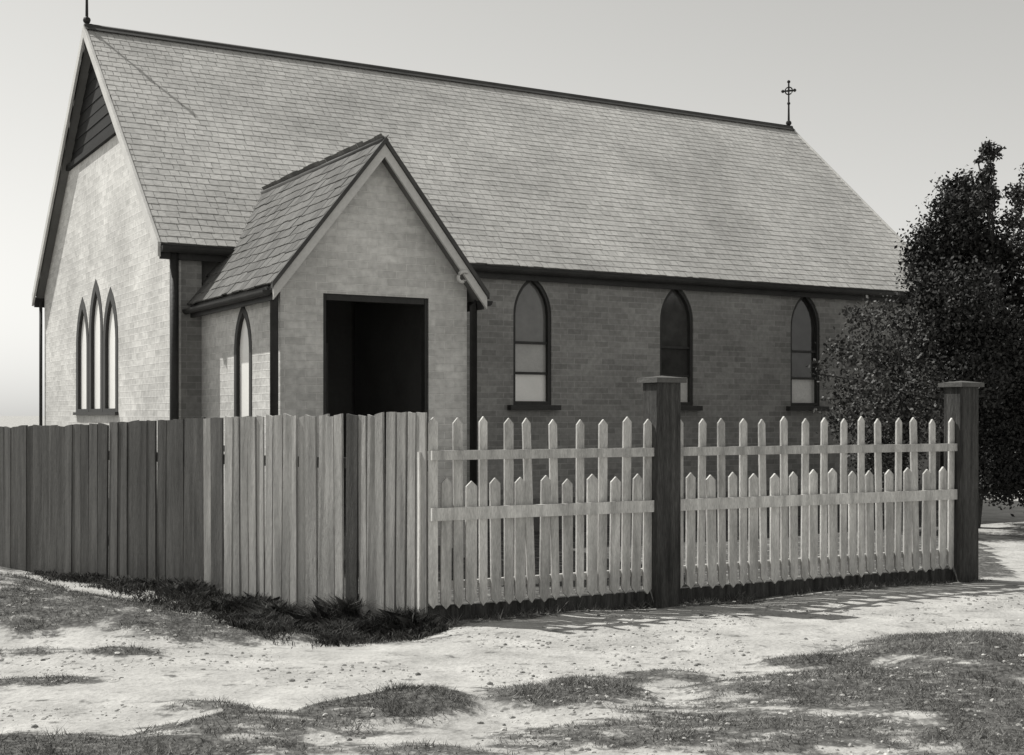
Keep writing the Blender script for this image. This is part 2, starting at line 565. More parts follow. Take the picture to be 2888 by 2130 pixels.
def brick_wall(parent, name, o, ds, dn, s_lo, s_hi, z0, z1, holes, mat, rowh=0.086, thick=0.13):
    """one solid wall with real openings; UVs are metres along and up the wall"""
    vs, fs, uv = [], [], []
    z = z0
    eps = 0.0
    while z < z1 - 0.005:
        a, b = z, min(z + rowh, z1)
        for (c, hw, zb, zt) in holes:              # break rows at the foot and head of openings
            for e in (zb, zt):
                if a + 0.004 < e < b - 0.004: b = e
        cuts = []
        for (c, hw, zb, zt) in holes:
            if b <= zb + 0.003 or a >= zt - 0.003: continue
            cuts.append((c - hw(a), c - hw(b), c + hw(a), c + hw(b)))
        cuts.sort()
        l0, l1 = s_lo(a), s_lo(b)
        segs = []
        for (ca, cb, da, db) in cuts:
            segs.append((l0, ca, l1, cb)); l0, l1 = da, db
        segs.append((l0, s_hi(a), l1, s_hi(b)))
        for (a0, a1, b0, b1) in segs:
            if a1 - a0 < 0.004: continue
            i = len(vs)
            for n in (0.0, -thick):
                for (s_, zz) in ((a0, a), (a1, a), (b1, b), (b0, b)):
                    vs.append(o + ds * s_ + dn * n + ZA * zz); uv.append((s_ + (0.0 if n == 0 else 0.1), zz))
            fs += [(i, i + 1, i + 2, i + 3), (i + 7, i + 6, i + 5, i + 4), (i + 1, i + 5, i + 6, i + 2), (i, i + 3, i + 7, i + 4)]
            if b >= z1 - 0.005: fs.append((i + 3, i + 2, i + 6, i + 7))
            else:
                for (c, hw, zb, zt) in holes:
                    if abs(b - zb) < 0.004: fs.append((i + 3, i + 2, i + 6, i + 7)); break
        z = b
    ob = mesh_obj(name, vs, fs, mat, parent)
    me = ob.data
    lay = me.uv_layers.new(name='UVMap')
    for lp in me.loops: lay.data[lp.index].uv = uv[lp.vertex_index]
    return ob


def window(parent, name, o, ds, dn, sc, z0, w, hs, splits, frame_w=0.07, R=None, mats=('glass',), proud=0.045, depth=0.12, bars=True, sill=True, fmat='frame', fb=None):
    fb = fb or frame_w
    """lancet window: dark frame with panes (sub-parts); returns the hole for the wall boards"""
    hw, top = lancet(w, hs, R)
    hwi, topi = lancet(w - 2 * frame_w, hs, (R or w) - frame_w)
    H = lambda z: hw(z - z0)
    out = hw_poly(o + dn * proud, ds, sc, z0, z0 + top - 0.001, H)
    inn = hw_poly(o + dn * proud, ds, sc, z0 + fb, z0 + topi - 0.001, lambda z: hwi(z - z0))
    fr = MB().ring(out, inn, -dn * (depth + proud)).build(name, fmat, parent)
    zs = [fb] + list(splits) + [topi]
    for i in range(len(zs) - 1):
        a, b = zs[i], zs[i + 1]
        if i < len(zs) - 2: b -= 0.0
        poly = hw_poly(o - dn * (depth - 0.03), ds, sc, z0 + a, z0 + b - (0.001 if i == len(zs) - 2 else 0), lambda z: hwi(z - z0) + 0.004)
        MB().prism(poly, -dn * 0.012).build('pane', mats[min(i, len(mats) - 1)], fr)
        if bars and i > 0:
            h = hwi(a)
            MB().box(o, ds, dn, ZA, sc - h, sc + h, -(depth - 0.03), -(depth - 0.07), z0 + a - 0.018, z0 + a + 0.018).build('glazing_bar', fmat, fr)
    if sill:
        MB().box(o, ds, dn, ZA, sc - w / 2 - 0.09, sc + w / 2 + 0.09, -0.02, 0.11, z0 - 0.075, z0 - 0.002).build('sill', fmat, fr)
    return (sc, lambda z: H(z) - 0.01, z0, z0 + top)


# --- nave walls
FND = 0.45


def gable_lo(z): return WV0 if z < ZE + OE * SL else WV0 + (z - ZE - OE * SL) / SL
def gable_hi(z): return WID - gable_lo(z)


def roof_under(v): return ZE + SL * min(v, WID - v) - 0.06


# inner lining of the nave (what the boards are nailed to)
lin = MB()
q = 0.17
for (u0, u1, v0, v1) in ((WU0 + q, WU1 - q, WV0 + q, WV0 + q + 0.05), (WU0 + q, WU1 - q, WV1 - q - 0.05, WV1 - q)):
    lin.box(E0, U, V, ZA, u0, u1, v0, v1, 0.0, ZE + 0.0)
for uu in (WU0 + q, WU1 - q - 0.05):
    zt = ZE - 0.02
    lin.prism([cp(uu, WV0 + q + 0.06, 0), cp(uu, WV1 - q - 0.06, 0), cp(uu, WV1 - q - 0.06, zt), cp(uu, WID / 2, ZR - 0.25), cp(uu, WV0 + q + 0.06, zt)], U * 0.05)
lin.build('wall_lining', 'lining', church)
fnd = MB()
for (u0, u1, v0, v1) in ((WU0 - 0.03, WU1 + 0.03, WV0 - 0.03, WV0 + 0.15), (WU0 - 0.03, WU1 + 0.03, WV1 - 0.15, WV1 + 0.03),
                         (WU0 - 0.03, WU0 + 0.15, WV0 + 0.15, WV1 - 0.15), (WU1 - 0.15, WU1 + 0.03, WV0 + 0.15, WV1 - 0.15)):
    fnd.box(E0, U, V, ZA, u0, u1, v0, v1, -0.1, FND)
fnd.build('foundation', 'stone', church)

# near side wall with three lancets
oN, dsN, dnN = cp(0, WV0), U, -V
holes = []
for i, c in enumerate((5.40, 7.99, 10.62)):
    holes.append(window(church, 'lancet_window', oN, dsN, dnN, c, 1.80, 0.66, 1.30, (0.46, 0.90), frame_w=0.055, proud=-0.02,
                        mats=('glass_pale' if i == 0 else 'glass_white', 'glass_mid' if i == 0 else 'glass', 'glass_grey' if i == 0 else 'glass')))
ztop = ZE + OE * SL - 0.05
WT = 0.13
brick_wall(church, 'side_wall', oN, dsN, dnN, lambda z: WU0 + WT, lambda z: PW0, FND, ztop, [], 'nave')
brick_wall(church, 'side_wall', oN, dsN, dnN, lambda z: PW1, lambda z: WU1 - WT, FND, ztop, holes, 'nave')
# far side wall
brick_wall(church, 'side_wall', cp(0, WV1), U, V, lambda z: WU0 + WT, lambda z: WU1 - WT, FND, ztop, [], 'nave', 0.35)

# gable wall with the triple lancet
gable = thing('gable_apex', (0, 0, 0), None, None)
gable.parent = church
gable.matrix_basis = Matrix.Translation(-Vector(church.location))
oG, dsG, dnG = cp(WU0, 0), V, -U
gh = []
ZAP = 5.72                                         # bottom of the dark gable apex
for (c, w, hs, z0) in ((3.28, 0.92, 1.02, 1.70), (4.22, 0.92, 1.22, 1.70), (5.16, 0.92, 1.02, 1.70)):
    gh.append(window(church, 'lancet_window', oG, dsG, dnG, c, z0, w, hs, (), frame_w=0.15, mats=('glass_pale',), depth=0.07, proud=0.008, sill=False, fb=0.05))
MB().box(oG, dsG, dnG, ZA, 2.80, 5.64, -0.02, 0.05, 1.655, 1.70).build('window_sill', 'frame', church)
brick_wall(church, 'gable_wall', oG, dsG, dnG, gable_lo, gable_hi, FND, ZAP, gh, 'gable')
board_wall(gable, 'weatherboard', oG, dsG, dnG, gable_lo, gable_hi, ZAP, ZR - 0.12, [], 'dark_board')
MB().box(oG, dsG, dnG, ZA, gable_lo(ZAP) + 0.06, gable_hi(ZAP) - 0.06, 0.0, 0.06, ZAP - 0.06, ZAP + 0.02).build('gable_rail', 'dark_board', church)
# far gable
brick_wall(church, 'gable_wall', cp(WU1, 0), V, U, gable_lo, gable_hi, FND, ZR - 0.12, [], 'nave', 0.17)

# --- nave roof: corrugated sheets
roof = thing('roof', (0, 0, 0), None, None)
roof.parent = church
roof.matrix_basis = Matrix.Translation(-Vector(church.location))
PITCH = math.atan(SL)
SLEN = (WID / 2) / math.cos(PITCH)


def shingle_field(name, origin, along, up, length, height, course, mat, parent):
    nn = along.cross(up)
    vs, fs = [], []
    rows = int(round(height / course))
    ch = height / rows
    for r_ in range(rows):
        x = -random.uniform(0, 0.1)
        while x < length:
            w = random.uniform(0.09, 0.17)
            x0, x1 = max(x, 0.0), min(x + w, length)
            if x1 - x0 > 0.02:
                d = random.uniform(-0.008, 0.006)
                t = 0.006 + random.uniform(0, 0.004)
                y0 = r_ * ch + d; y1 = min(r_ * ch + ch * 1.25, height)
                sk = random.uniform(-0.003, 0.003)
                b = len(vs)
                for (xx, yy, zz) in ((x0, y0 - sk, t), (x1, y0 + sk, t), (x1, y1, 0.001), (x0, y1, 0.001), (x0, y0 - sk, -0.004), (x1, y0 + sk, -0.004)):
                    vs.append(origin + along * xx + up * yy + nn * zz)
                fs += [(b, b + 1, b + 2, b + 3), (b + 4, b + 5, b + 1, b)]
            x += w + random.uniform(0.003, 0.007)
    o_ = mesh_obj(name, vs, fs, mat, parent)
    o_['kind'] = 'stuff'
    return o_


for sidei in (0, 1):
    up = (V if sidei == 0 else -V) * math.cos(PITCH) + ZA * math.sin(PITCH)
    shingle_field('roof_shingles', cp(0 if sidei == 0 else LEN, 0 if sidei == 0 else WID, ZE), U if sidei == 0 else -U, up, LEN, SLEN, 0.145, 'nave_shingle', roof)
# solid deck below the sheets
for s in (0, 1):
    vv = (lambda v: v) if s == 0 else (lambda v: WID - v)
    poly = [cp(0.03, vv(0.03), ZE - 0.02 + 0.03 * SL), cp(0.03, WID / 2, ZR - 0.02), cp(0.03, WID / 2, ZR - 0.09), cp(0.03, vv(0.03), ZE - 0.07 + 0.03 * SL)]
    MB().prism(poly, U * (LEN - 0.06)).build('roof_deck', 'lining', roof)
# ridge capping
MB().tube([cp(-0.02, WID / 2, ZR + 0.02), cp(LEN + 0.02, WID / 2, ZR + 0.02)], 0.045, 10).build('ridge_capping', 'ridge', roof, True)
for s in (-1, 1):
    a = cp(-0.02, WID / 2, ZR + 0.045); b = cp(-0.02, WID / 2 + s * 0.11, ZR + 0.045 - 0.11 * SL)
    nrm = (V * s * math.sin(PITCH) + ZA * math.cos(PITCH)) * 0.006
    MB().prism([a, b, b + nrm, a + nrm], U * (LEN + 0.04)).build('ridge_flashing', 'ridge', roof)


def barge(parent, o, ds, dn, s0, s1, zp, slope, length_over, width, thick, mat, name='bargeboard'):
    """pair of sloping boards from eave s0/s1 up to the peak in the middle"""
    c = (s0 + s1) / 2
    for (s, sg) in ((s0, 1), (s1, -1)):
        lo = s - sg * length_over
        zl = zp - abs(c - lo) * slope
        wv = width / math.cos(math.atan(slope))
        poly = [o + ds * lo + ZA * zl, o + ds * c + ZA * zp, o + ds * c + ZA * (zp - wv), o + ds * lo + ZA * (zl - wv)]
        MB().prism(poly, dn * thick).build(name, mat, parent)


barge(church, cp(0.0, 0), V, -U, -0.03, WID + 0.03, ZR + 0.03, SL, 0.0, 0.135, 0.035, 'trim')
barge(church, cp(LEN, 0), V, U, -0.03, WID + 0.03, ZR + 0.03, SL, 0.0, 0.135, 0.035, 'trim')

# eaves: fascia and gutter, broken by the porch
pu_l = PC - (PZR - ZE) / PSL; pu_r = PC + (PZR - ZE) / PSL
for (a, b) in ((0.0, pu_l - 0.02), (pu_r + 0.02, LEN)):
    MB().box(E0, U, V, ZA, a, b, 0.0, 0.035, ZE - 0.20, ZE - 0.02).build('fascia', 'dark_trim', church)
    gp = [cp(a, 0.0 - 0.065 + 0.065 * math.cos(t), ZE - 0.05 + 0.075 * math.sin(t)) for t in [math.pi + math.pi * k / 8 for k in range(9)]]
    MB().prism(gp, U * (b - a)).build('gutter', 'dark_trim', church)
MB().box(E0, U, V, ZA, 0, LEN, WID - 0.035, WID, ZE - 0.20, ZE - 0.02).build('fascia', 'dark_trim', church)
for (u, v, z1, r) in ((WU0 + 0.02, WV0 - 0.085, ZE - 0.1, 0.055), (WU0 - 0.06, WV1 + 0.02, ZE - 0.1, 0.028), (WU1 - 0.1, WV0 - 0.085, ZE - 0.1, 0.045)):
    MB().tube([cp(u, v, 0.0), cp(u, v, z1)], r, 10).build('downpipe', 'dark_trim', church, True)


def finial(u, v, z, h, arm=0.17):
    p = cp(u, v, z)
    f = MB()
    f.tube([p + ZA * t for t in (-0.25, 0, 0.05, h * 0.55, h * 0.8, h)], [0.04, 0.035, 0.024, 0.017, 0.016, 0.008], 8)
    for (hh, r) in ((0.06, 0.06), (h * 0.5, 0.035)):
        f.tube([p + ZA * (hh - r), p + ZA * (hh - r * 0.5), p + ZA * hh, p + ZA * (hh + r * 0.5), p + ZA * (hh + r)], [0.01, r * 0.85, r, r * 0.85, 0.01], 8)
    hc = h * 0.78
    # trefoil-ended cross facing along the ridge's side, with a small ring at the crossing
    ax = (U * 0.6 - V * 0.8)
    for d in (ax, -ax, ZA):
        e = p + ZA * hc + d * (arm if d is not ZA else h * 0.2)
        f.tube([p + ZA * hc, e], [0.02, 0.016], 6)
        f.tube([e - d * 0.035, e - d * 0.018, e, e + d * 0.018, e + d * 0.035], [0.008, 0.03, 0.036, 0.03, 0.008], 8)
    bx_ = ZA
    f.tube([p + ZA * hc + (ax * math.cos(t) + bx_ * math.sin(t)) * 0.075 for t in [2 * math.pi * k / 14 for k in range(15)]], 0.013, 6)
    return f.build('finial', 'black_iron', roof)


finial(0.02, WID / 2, ZR + 0.05, 1.15)
finial(LEN - 0.06, WID / 2, ZR + 0.05, 0.92, 0.12)

# --- porch
ORI = Matrix.Translation(-Vector(church.location))
def pf_lo(z): return PW0 if z < PZE + 0.13 * PSL else PW0 + (z - PZE - 0.13 * PSL) / PSL
def pf_hi(z): return 2 * PC - pf_lo(z)


DW, DZ0, DZ1 = 0.64, 0.32, 2.98
oP = cp(0, PWV)
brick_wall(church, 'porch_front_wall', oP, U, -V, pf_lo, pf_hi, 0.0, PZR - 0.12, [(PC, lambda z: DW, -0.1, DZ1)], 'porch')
# porch left (lit) wall with its lancet, and the right wall
oS = cp(PW0, 0)
SWZ = PZE + 0.13 * PSL - 0.06
ph = [window(church, 'porch_window', oS, V, -U, -1.52, 1.30, 0.62, 1.10, (), frame_w=0.085, mats=('glass_pale',), depth=0.065, proud=0.008)]
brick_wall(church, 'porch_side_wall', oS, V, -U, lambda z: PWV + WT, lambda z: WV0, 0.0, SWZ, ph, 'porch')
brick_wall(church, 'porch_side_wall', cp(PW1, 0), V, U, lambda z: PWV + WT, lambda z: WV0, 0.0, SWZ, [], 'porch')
# lining: side walls, front strips, floor
pl = MB()
pl.box(E0, U, V, ZA, PW0 + 0.14, PW0 + 0.18, PWV + 0.19, WV0, 0.0, SWZ)
pl.box(E0, U, V, ZA, PW1 - 0.18, PW1 - 0.14, PWV + 0.19, WV0, 0.0, SWZ)
pl.box(E0, U, V, ZA, PW0 + 0.14, PC - DW - 0.02, PWV + 0.14, PWV + 0.18, 0.0, SWZ)
pl.box(E0, U, V, ZA, PC + DW + 0.02, PW1 - 0.14, PWV + 0.14, PWV + 0.18, 0.0, SWZ)
pl.box(E0, U, V, ZA, PW0 + 0.2, PW1 - 0.2, PWV + 0.19, WV0 + 0.1, 0.0, DZ0 - 0.02)
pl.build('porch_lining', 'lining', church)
# door surround, threshold, inner door
ds_ = MB()
for s in (-1, 1):
    ds_.box(oP, U, -V, ZA, PC + s * DW - 0.04, PC + s * DW + 0.04, -0.11, -0.02, 0.0, DZ1 - 0.002)
ds_.box(oP, U, -V, ZA, PC - DW + 0.045, PC + DW - 0.045, -0.11, -0.022, DZ1 - 0.07, DZ1 + 0.02)
ds_.build('door_frame', 'dark_trim', church)
MB().box(oP, U, -V, ZA, PC - 0.75, PC + 0.75, 0.03, 0.45, 0.0, 0.17).build('door_step', 'stone', church)
idoor = MB()
for k in range(6):
    idoor.box(cp(0, WV0 - 0.05), U, -V, ZA, PC - 0.54 + k * 0.18, PC - 0.54 + k * 0.18 + 0.172, 0, 0.04 + 0.004 * (k % 2), DZ0, 2.6)
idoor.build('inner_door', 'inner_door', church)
MB().tube([cp(PC + 0.42, WV0 - 0.13, 1.2), cp(PC + 0.42, WV0 - 0.13, 1.45)], 0.02, 8).build('door_handle', 'black_iron', church)
for (u, sg) in ((PW0, -1), (PW1, 1)):
    MB().tube([cp(u + sg * 0.075, PWV - 0.02, 0), cp(u + sg * 0.075, PWV - 0.02, PZE - 0.12), cp(u + sg * 0.14, PWV - 0.02, PZE + 0.0)], 0.045, 10).build('downpipe', 'dark_trim', church, True)

# porch roof with single shingles
proof = thing('porch_roof', (0, 0, 0), None, None); proof.parent = church; proof.matrix_basis = ORI
PP = math.atan(PSL)
PLEN = PHW / math.cos(PP)
for s in (-1, 1):
    e = lambda u_: PC + s * u_
    back = 1.05
    top = [cp(PC, PV + 0.03, PZR - 0.03), cp(e(PHW), PV + 0.03, PZE - 0.03), cp(e(PHW), WV0, PZE - 0.03), cp(e((PZR - ZE) / PSL), 0.05, ZE - 0.03), cp(PC, back, PZR - 0.03)]
    MB().prism(top, -ZA * 0.05).build('roof_deck', 'lining', proof)
NR = 13
rh = PLEN / NR
shm = []
for k in range(4):
    w = 0.165 + 0.012 * k
    me = bpy.data.meshes.new('shingle')
    h = rh * 1.9
    me.from_pydata([(0, 0, 0.004), (w, 0, 0.004), (w, h, -0.004), (0, h, -0.004), (0, 0, 0.020), (w, 0.004 * k, 0.020), (w, h, 0.004), (0, h, 0.004)], [],
                   [(3, 2, 1, 0), (4, 5, 6, 7), (0, 1, 5, 4), (1, 2, 6, 5), (2, 3, 7, 6), (3, 0, 4, 7)])
    me.materials.append(M['shingle'])
    shm.append(me)
shingle_count = 0
for s in (-1, 1):
    up = U * (-s) * math.cos(PP) + ZA * math.sin(PP)
    ux = -V if s < 0 else V
    nn = ux.cross(up)
    for r in range(NR):
        z = PZE + r * rh * math.sin(PP)
        vend = WV0 if z < ZE - 0.05 else (z - ZE) / SL + 0.12
        u_e = PC + s * (PHW + 0.03 - r * rh * math.cos(PP))
        pos = PV - 0.01 - random.uniform(0, 0.1)
        first = True
        while pos < vend:
            k = random.randrange(4)
            w = 0.165 + 0.012 * k
            a = max(pos, PV - 0.03)
            o = bpy.data.objects.new('shingle', shm[k])
            COL.objects.link(o)
            o.parent = proof
            base = cp(u_e, a + (w if s < 0 else 0), z) + up * random.uniform(-0.015, 0.01) + nn * (0.006 + random.uniform(0, 0.006))
            o.matrix_local = Matrix.Translation(base) @ Matrix((ux, up, nn)).transposed().to_4x4() @ Matrix.Rotation(random.uniform(-0.012, 0.012), 4, 'Z')
            pos += w + random.uniform(0.003, 0.012)
            shingle_count += 1
print('shingles', shingle_count)
MB().tube([cp(PC, PV - 0.03, PZR + 0.035), cp(PC, 1.1, PZR + 0.035)], 0.05, 8).build('ridge_capping', 'ridge', proof, True)
# porch bargeboards, dark verge strip above them, soffit and scroll brackets
barge(church, cp(0, PV), U, -V, PC - PHW - 0.02, PC + PHW + 0.02, PZR + 0.0, PSL, 0.0, 0.085, 0.035, 'trim')
barge(church, cp(0, PV - 0.002), U, -V, PC - PHW - 0.02, PC + PHW + 0.02, PZR + 0.075, PSL, 0.02, 0.042, 0.055, 'ridge', 'verge_strip')
for s in (-1, 1):
    uu = PC + s * (PHW - 0.02)
    MB().box(E0, U, V, ZA, min(uu, uu + s * 0.035), max(uu, uu + s * 0.035), PV + 0.03, WV0 - 0.01, PZE - 0.16, PZE - 0.01).build('fascia', 'dark_trim', church)
    gp = [cp(PC + s * (PHW + 0.075) + 0.05 * math.cos(t), PV + 0.02, PZE - 0.06 + 0.06 * math.sin(t)) for t in [math.pi + math.pi * k / 8 for k in range(9)]]
    MB().prism(gp, V * (WV0 - PV - 0.04)).build('gutter', 'dark_trim', church)
# scroll ornament near the foot of the right bargeboard
sp = []
cu, cz = PC + PHW * 0.76, PZE + PHW * 0.24 * PSL - 0.22
for k in range(15):
    t = k / 14 * 4.6
    r = 0.10 - 0.0062 * k
    sp.append(cp(cu + r * math.cos(t + 0.9), PV - 0.05, cz + r * math.sin(t + 0.9)))
MB().tube(sp, [0.022] * 14 + [0.03], 6).build('scroll_ornament', 'trim', church, True)

for o in list(bpy.data.objects):
    if o.type == 'EMPTY' and o.parent is not None:
        for k in ('label', 'category'):
            if k in o: del o[k]

# ------------------------------------------------------------------ picket fence
fd = (FR - FC).normalized(); fn = Vector((fd.y, -fd.x, 0))       # fn faces the road
flen = (FR - FC).length
pf = thing('picket_fence', FC, 'white picket fence of tall and short pickets with two dark square posts', 'fence')
post_s = [2.22, flen]


def fence_post(s):
    p = FC + fd * s
    b = MB()
    h = 0.125
    z0 = -0.3
    # chamfered square post
    c = 0.02
    poly = [(-h, -h + c), (-h + c, -h), (h - c, -h), (h, -h + c), (h, h - c), (h - c, h), (-h + c, h), (-h, h - c)]
    b.prism([p + fd * x + fn * y + ZA * z0 for x, y in poly], ZA * (1.93 - z0))
    o = b.build('post', 'post', pf)
    c2 = MB()
    c2.box(p, fd, fn, ZA, -0.155, 0.155, -0.155, 0.155, 1.932, 1.972)
    hh = 0.155
    base = [p + fd * x + fn * y + ZA * 1.974 for x, y in ((-hh, -hh), (hh, -hh), (hh, hh), (-hh, hh))]
    c2.add(base + [p + ZA * 1.995], [(0, 1, 4), (1, 2, 4), (2, 3, 4), (3, 0, 4), (3, 2, 1, 0)])
    c2.build('post_cap', 'post_cap', o)


for s in post_s: fence_post(s)
# slim corner post
MB().box(FC, fd, fn, ZA, -0.06, 0.06, -0.16, -0.04, -0.2, 1.36).build('corner_post', 'picket', pf)
for (a, b) in ((0.0, post_s[0] - 0.127), (post_s[0] + 0.127, flen - 0.127)):
    MB().box(FC, fd, fn, ZA, a, b, -0.06, 0.0, -0.12, 0.135).build('plinth_board', 'post', pf)
    for (z, h) in ((1.335, 0.075), (0.87, 0.10), (0.30, 0.06)):
        n0, n1 = (-0.04, 0.012) if z < 0.5 else (0.036, 0.072)
        MB().box(FC, fd, fn, ZA, a, b, n0, n1, z - h / 2, z + h / 2).build('rail', 'picket', pf)


def picket(p, w, z0, z1, lean, tilt, mat, parent, name='picket', thick=0.02, point=0.045):
    b = MB()
    ax = (fd * math.cos(lean) + ZA * math.sin(lean)); az = (ZA * math.cos(lean) - fd * math.sin(lean))
    poly = [(-w / 2, z0 + 0.015), (0, z0 - 0.03), (w / 2, z0 + 0.015), (w / 2, z1 - point), (0.0, z1), (-w / 2, z1 - point)]
    b.prism([p + ax * x + az * z for x, z in poly], fn * thick)
    return b.build(name, mat, parent)


for (a, b) in ((0.03, post_s[0] - 0.17), (post_s[0] + 0.17, flen - 0.17)):
    n = int(round((b - a) / 0.121))
    if n % 2: n += 1
    for i in range(n + 1):
        s = a + (b - a) * i / n
        p = FC + fd * (s + random.uniform(-0.008, 0.008)) + fn * 0.013
        tall = i % 2 == 0
        z1 = (1.63 if tall else 1.14) + random.uniform(-0.018, 0.018)
        picket(p, 0.076 + random.uniform(-0.006, 0.006) if tall else 0.094 + random.uniform(-0.006, 0.006), 0.15 + random.uniform(-0.01, 0.015), z1, random.gauss(0, 0.011), 0, 'picket', pf)

# ------------------------------------------------------------------ paling fence
ld = (FL - FC).normalized(); ln = Vector((-ld.y, ld.x, 0))
if ln.y > 0: ln = -ln
llen = (FL - FC).length
plf = thing('paling_fence', FC + ld * 0.05, 'weathered close-boarded paling fence running left from the picket fence corner', 'fence')


def top_at(s):
    # top height along the fence, from the corner leftwards
    pts = [(0, 1.68), (0.35, 1.68), (0.42, 1.66), (0.7, 1.655), (2.0, 1.645), (3.5, 1.60), (5.0, 1.545), (8, 1.50)]
    for (a, za), (b, zb) in zip(pts, pts[1:]):
        if a <= s <= b: return za + (zb - za) * (s - a) / (b - a)
    return 1.5


s = 0.0
i = 0
while s < llen:
    pale = random.random() < (0.93 if s < 1.9 else max(0.0, 0.8 - (s - 1.9) * 0.6) if s < 3.2 else 0.03)
    w = random.uniform(0.085, 0.12) if pale else random.uniform(0.12, 0.17)
    gap = random.choice((0.004, 0.008, 0.012, 0.022)) if s < 2.4 else (0.018 if random.random() < 0.10 else random.uniform(0.001, 0.006))
    p = FC + ld * (s + w / 2) + ln * random.uniform(0.0, 0.012)
    g0 = gz(p.x, p.y) - 0.05
    zt = top_at(s) + random.uniform(-0.009, 0.009)
    lean = random.uniform(-0.012, 0.012)
    ax = ld * math.cos(lean) + ZA * math.sin(lean); az = ZA * math.cos(lean) - ld * math.sin(lean)
    sl = random.uniform(-0.012, 0.012)
    b = MB()
    tw = ln * random.uniform(-0.006, 0.006)
    poly = [p + ax * x + az * z + tw * (1 if x > 0 else -1) for x, z in ((-w / 2, g0), (w / 2, g0), (w / 2, zt - sl), (w * 0.1, zt + random.uniform(-.006, .006)), (-w / 2, zt + sl))]
    b.prism(poly, ln * random.uniform(0.016, 0.024))
    b.build('paling', 'paling_pale' if pale else 'paling', plf)
    s += w + gap
    i += 1
for z in (0.4, 1.25):
    MB().box(FC, ld, ln, ZA, 0.02, llen, -0.07, -0.005, z - 0.045, z + 0.045).build('rail', 'paling', plf)
for k in range(4):
    MB().box(FC + ld * (0.3 + 2.2 * k), ld, ln, ZA, -0.06, 0.06, -0.19, -0.072, -0.3, 1.40).build('post', 'paling', plf)


# ------------------------------------------------------------------ foliage
def leaf_mesh(name, centres, size, mat, parent, drop=0.0, aspect=1.6):
    """one leafy mesh: a small folded leaf at every centre"""
    n = len(centres)
    c = np.asarray(centres)
    d = rng.normal(size=(n, 3)); d /= np.linalg.norm(d, axis=1)[:, None]
    d[:, 2] -= drop
    e = rng.normal(size=(n, 3))
    e -= d * np.sum(e * d, axis=1)[:, None] / np.sum(d * d, axis=1)[:, None]
    e /= np.linalg.norm(e, axis=1)[:, None]
    s = size * rng.uniform(0.6, 1.4, n)[:, None]
    a = c - d * s * aspect / 2; b = c + d * s * aspect / 2
    l = c - e * s / 2; r = c + e * s / 2
    v = np.stack([a, r, b, l], 1).reshape(-1, 3)
    f = np.arange(4 * n).reshape(-1, 4)
    me = bpy.data.meshes.new(name)
    me.from_pydata(v.tolist(), [], f.tolist())
    me.materials.append(M[mat])
    o = bpy.data.objects.new(name, me)
    COL.objects.link(o)
    o.parent = parent
    o.matrix_local = parent_world(parent).inverted()
    return o


def clump_points(clumps, density, sub=0.30, shell=0.55):
    """points gathered in sprays inside ellipsoid clumps (x,y,z,r,ry)"""
    out = []
    for (x, y, z, r, k) in clumps:
        n_sp = max(3, int(density * k * r * r * 14))
        for _ in range(n_sp):
            d = rng.normal(size=3); d /= np.linalg.norm(d)
            rr = r * (shell + (1 - shell) * rng.random()) if rng.random() < 0.8 else r * rng.random()
            p = np.array([x, y, z]) + d * rr * np.array([1, 1, 0.95])
            m = rng.integers(7, 16)
            out.append(p + rng.normal(size=(m, 3)) * sub * r * 0.45)
    return np.concatenate(out)


def px_m(x, y, Y):
    k = Y / 2867.0
    return (x - 1120) * k, EYE + (909 - y) * k


def tree_trunk(base, top, limbs, r0, mat, parent, name='trunk'):
    b = MB()
    base = Vector(base); top = Vector(top)
    pts = [base + (top - base) * t + Vector((random.uniform(-.06, .06), random.uniform(-.06, .06), 0)) * (t > 0) for t in (0, .2, .4, .6, .8, 1)]
    b.tube(pts, [r0 * 1.3, r0, r0 * .85, r0 * .65, r0 * .42, r0 * .12], 10)
    for (x, y, z, r, k) in limbs:
        t = min(0.9, max(0.12, (z - 0.5 * r - base.z) / (top.z - base.z) - 0.12))
        s = base + (top - base) * t
        e = Vector((x, y, z))
        m = (s + e) / 2 + Vector((0, 0, 0.12 * (e - s).length))
        b.tube([s, m, e], [r0 * 0.4 * (1.1 - t), r0 * 0.28 * (1.1 - t), 0.012], 6)
    return b.build(name, mat, parent, True)


# dark evergreen at the right end of the church
TY = 19.3
tree = thing('evergreen_tree', (7.2, TY, 0), 'tall dark evergreen tree with ragged crown at the right edge beside the church', 'tree')
spec = [(2098, 420, 46, 1.3), (2082, 470, 52, 1.3), (2120, 500, 62, 1.3), (2040, 535, 55, 1.3), (2015, 580, 40, 1.3), (2085, 570, 70, 1.2), (2155, 570, 66, 1.2),
        (2040, 640, 62, 1.2), (2110, 660, 85, 1.2), (2190, 650, 75, 1.1), (2070, 740, 75, 1.1), (2150, 760, 95, 1.1), (2225, 740, 75, 1.1),
        (2232, 430, 34, 0.9), (2215, 480, 28, 0.8), (2165, 332, 24, 1.4), (2163, 372, 15, 1.6), (2160, 402, 18, 1.6), (2155, 435, 28, 1.4), (2138, 350, 11, 1.0), (2150, 385, 12, 1.2),
        (2120, 830, 80, 1.0), (2195, 860, 90, 1.0), (2210, 980, 85, 1.0), (2150, 940, 70, 1.0), (2175, 1030, 60, 1.0),
        (2275, 520, 60, 1.0), (2300, 640, 90, 1.0), (2310, 790, 100, 1.0), (2290, 930, 95, 1.0), (2245, 1045, 60, 1.0), (2310, 1040, 65, 1.0), (2250, 900, 90, 1.0), (2190, 1060, 45, 1.0), (2225, 820, 80, 1.0), (2130, 900, 70, 1.0), (2190, 560, 50, 1.0), (2262, 380, 30, .8)]
tc = []
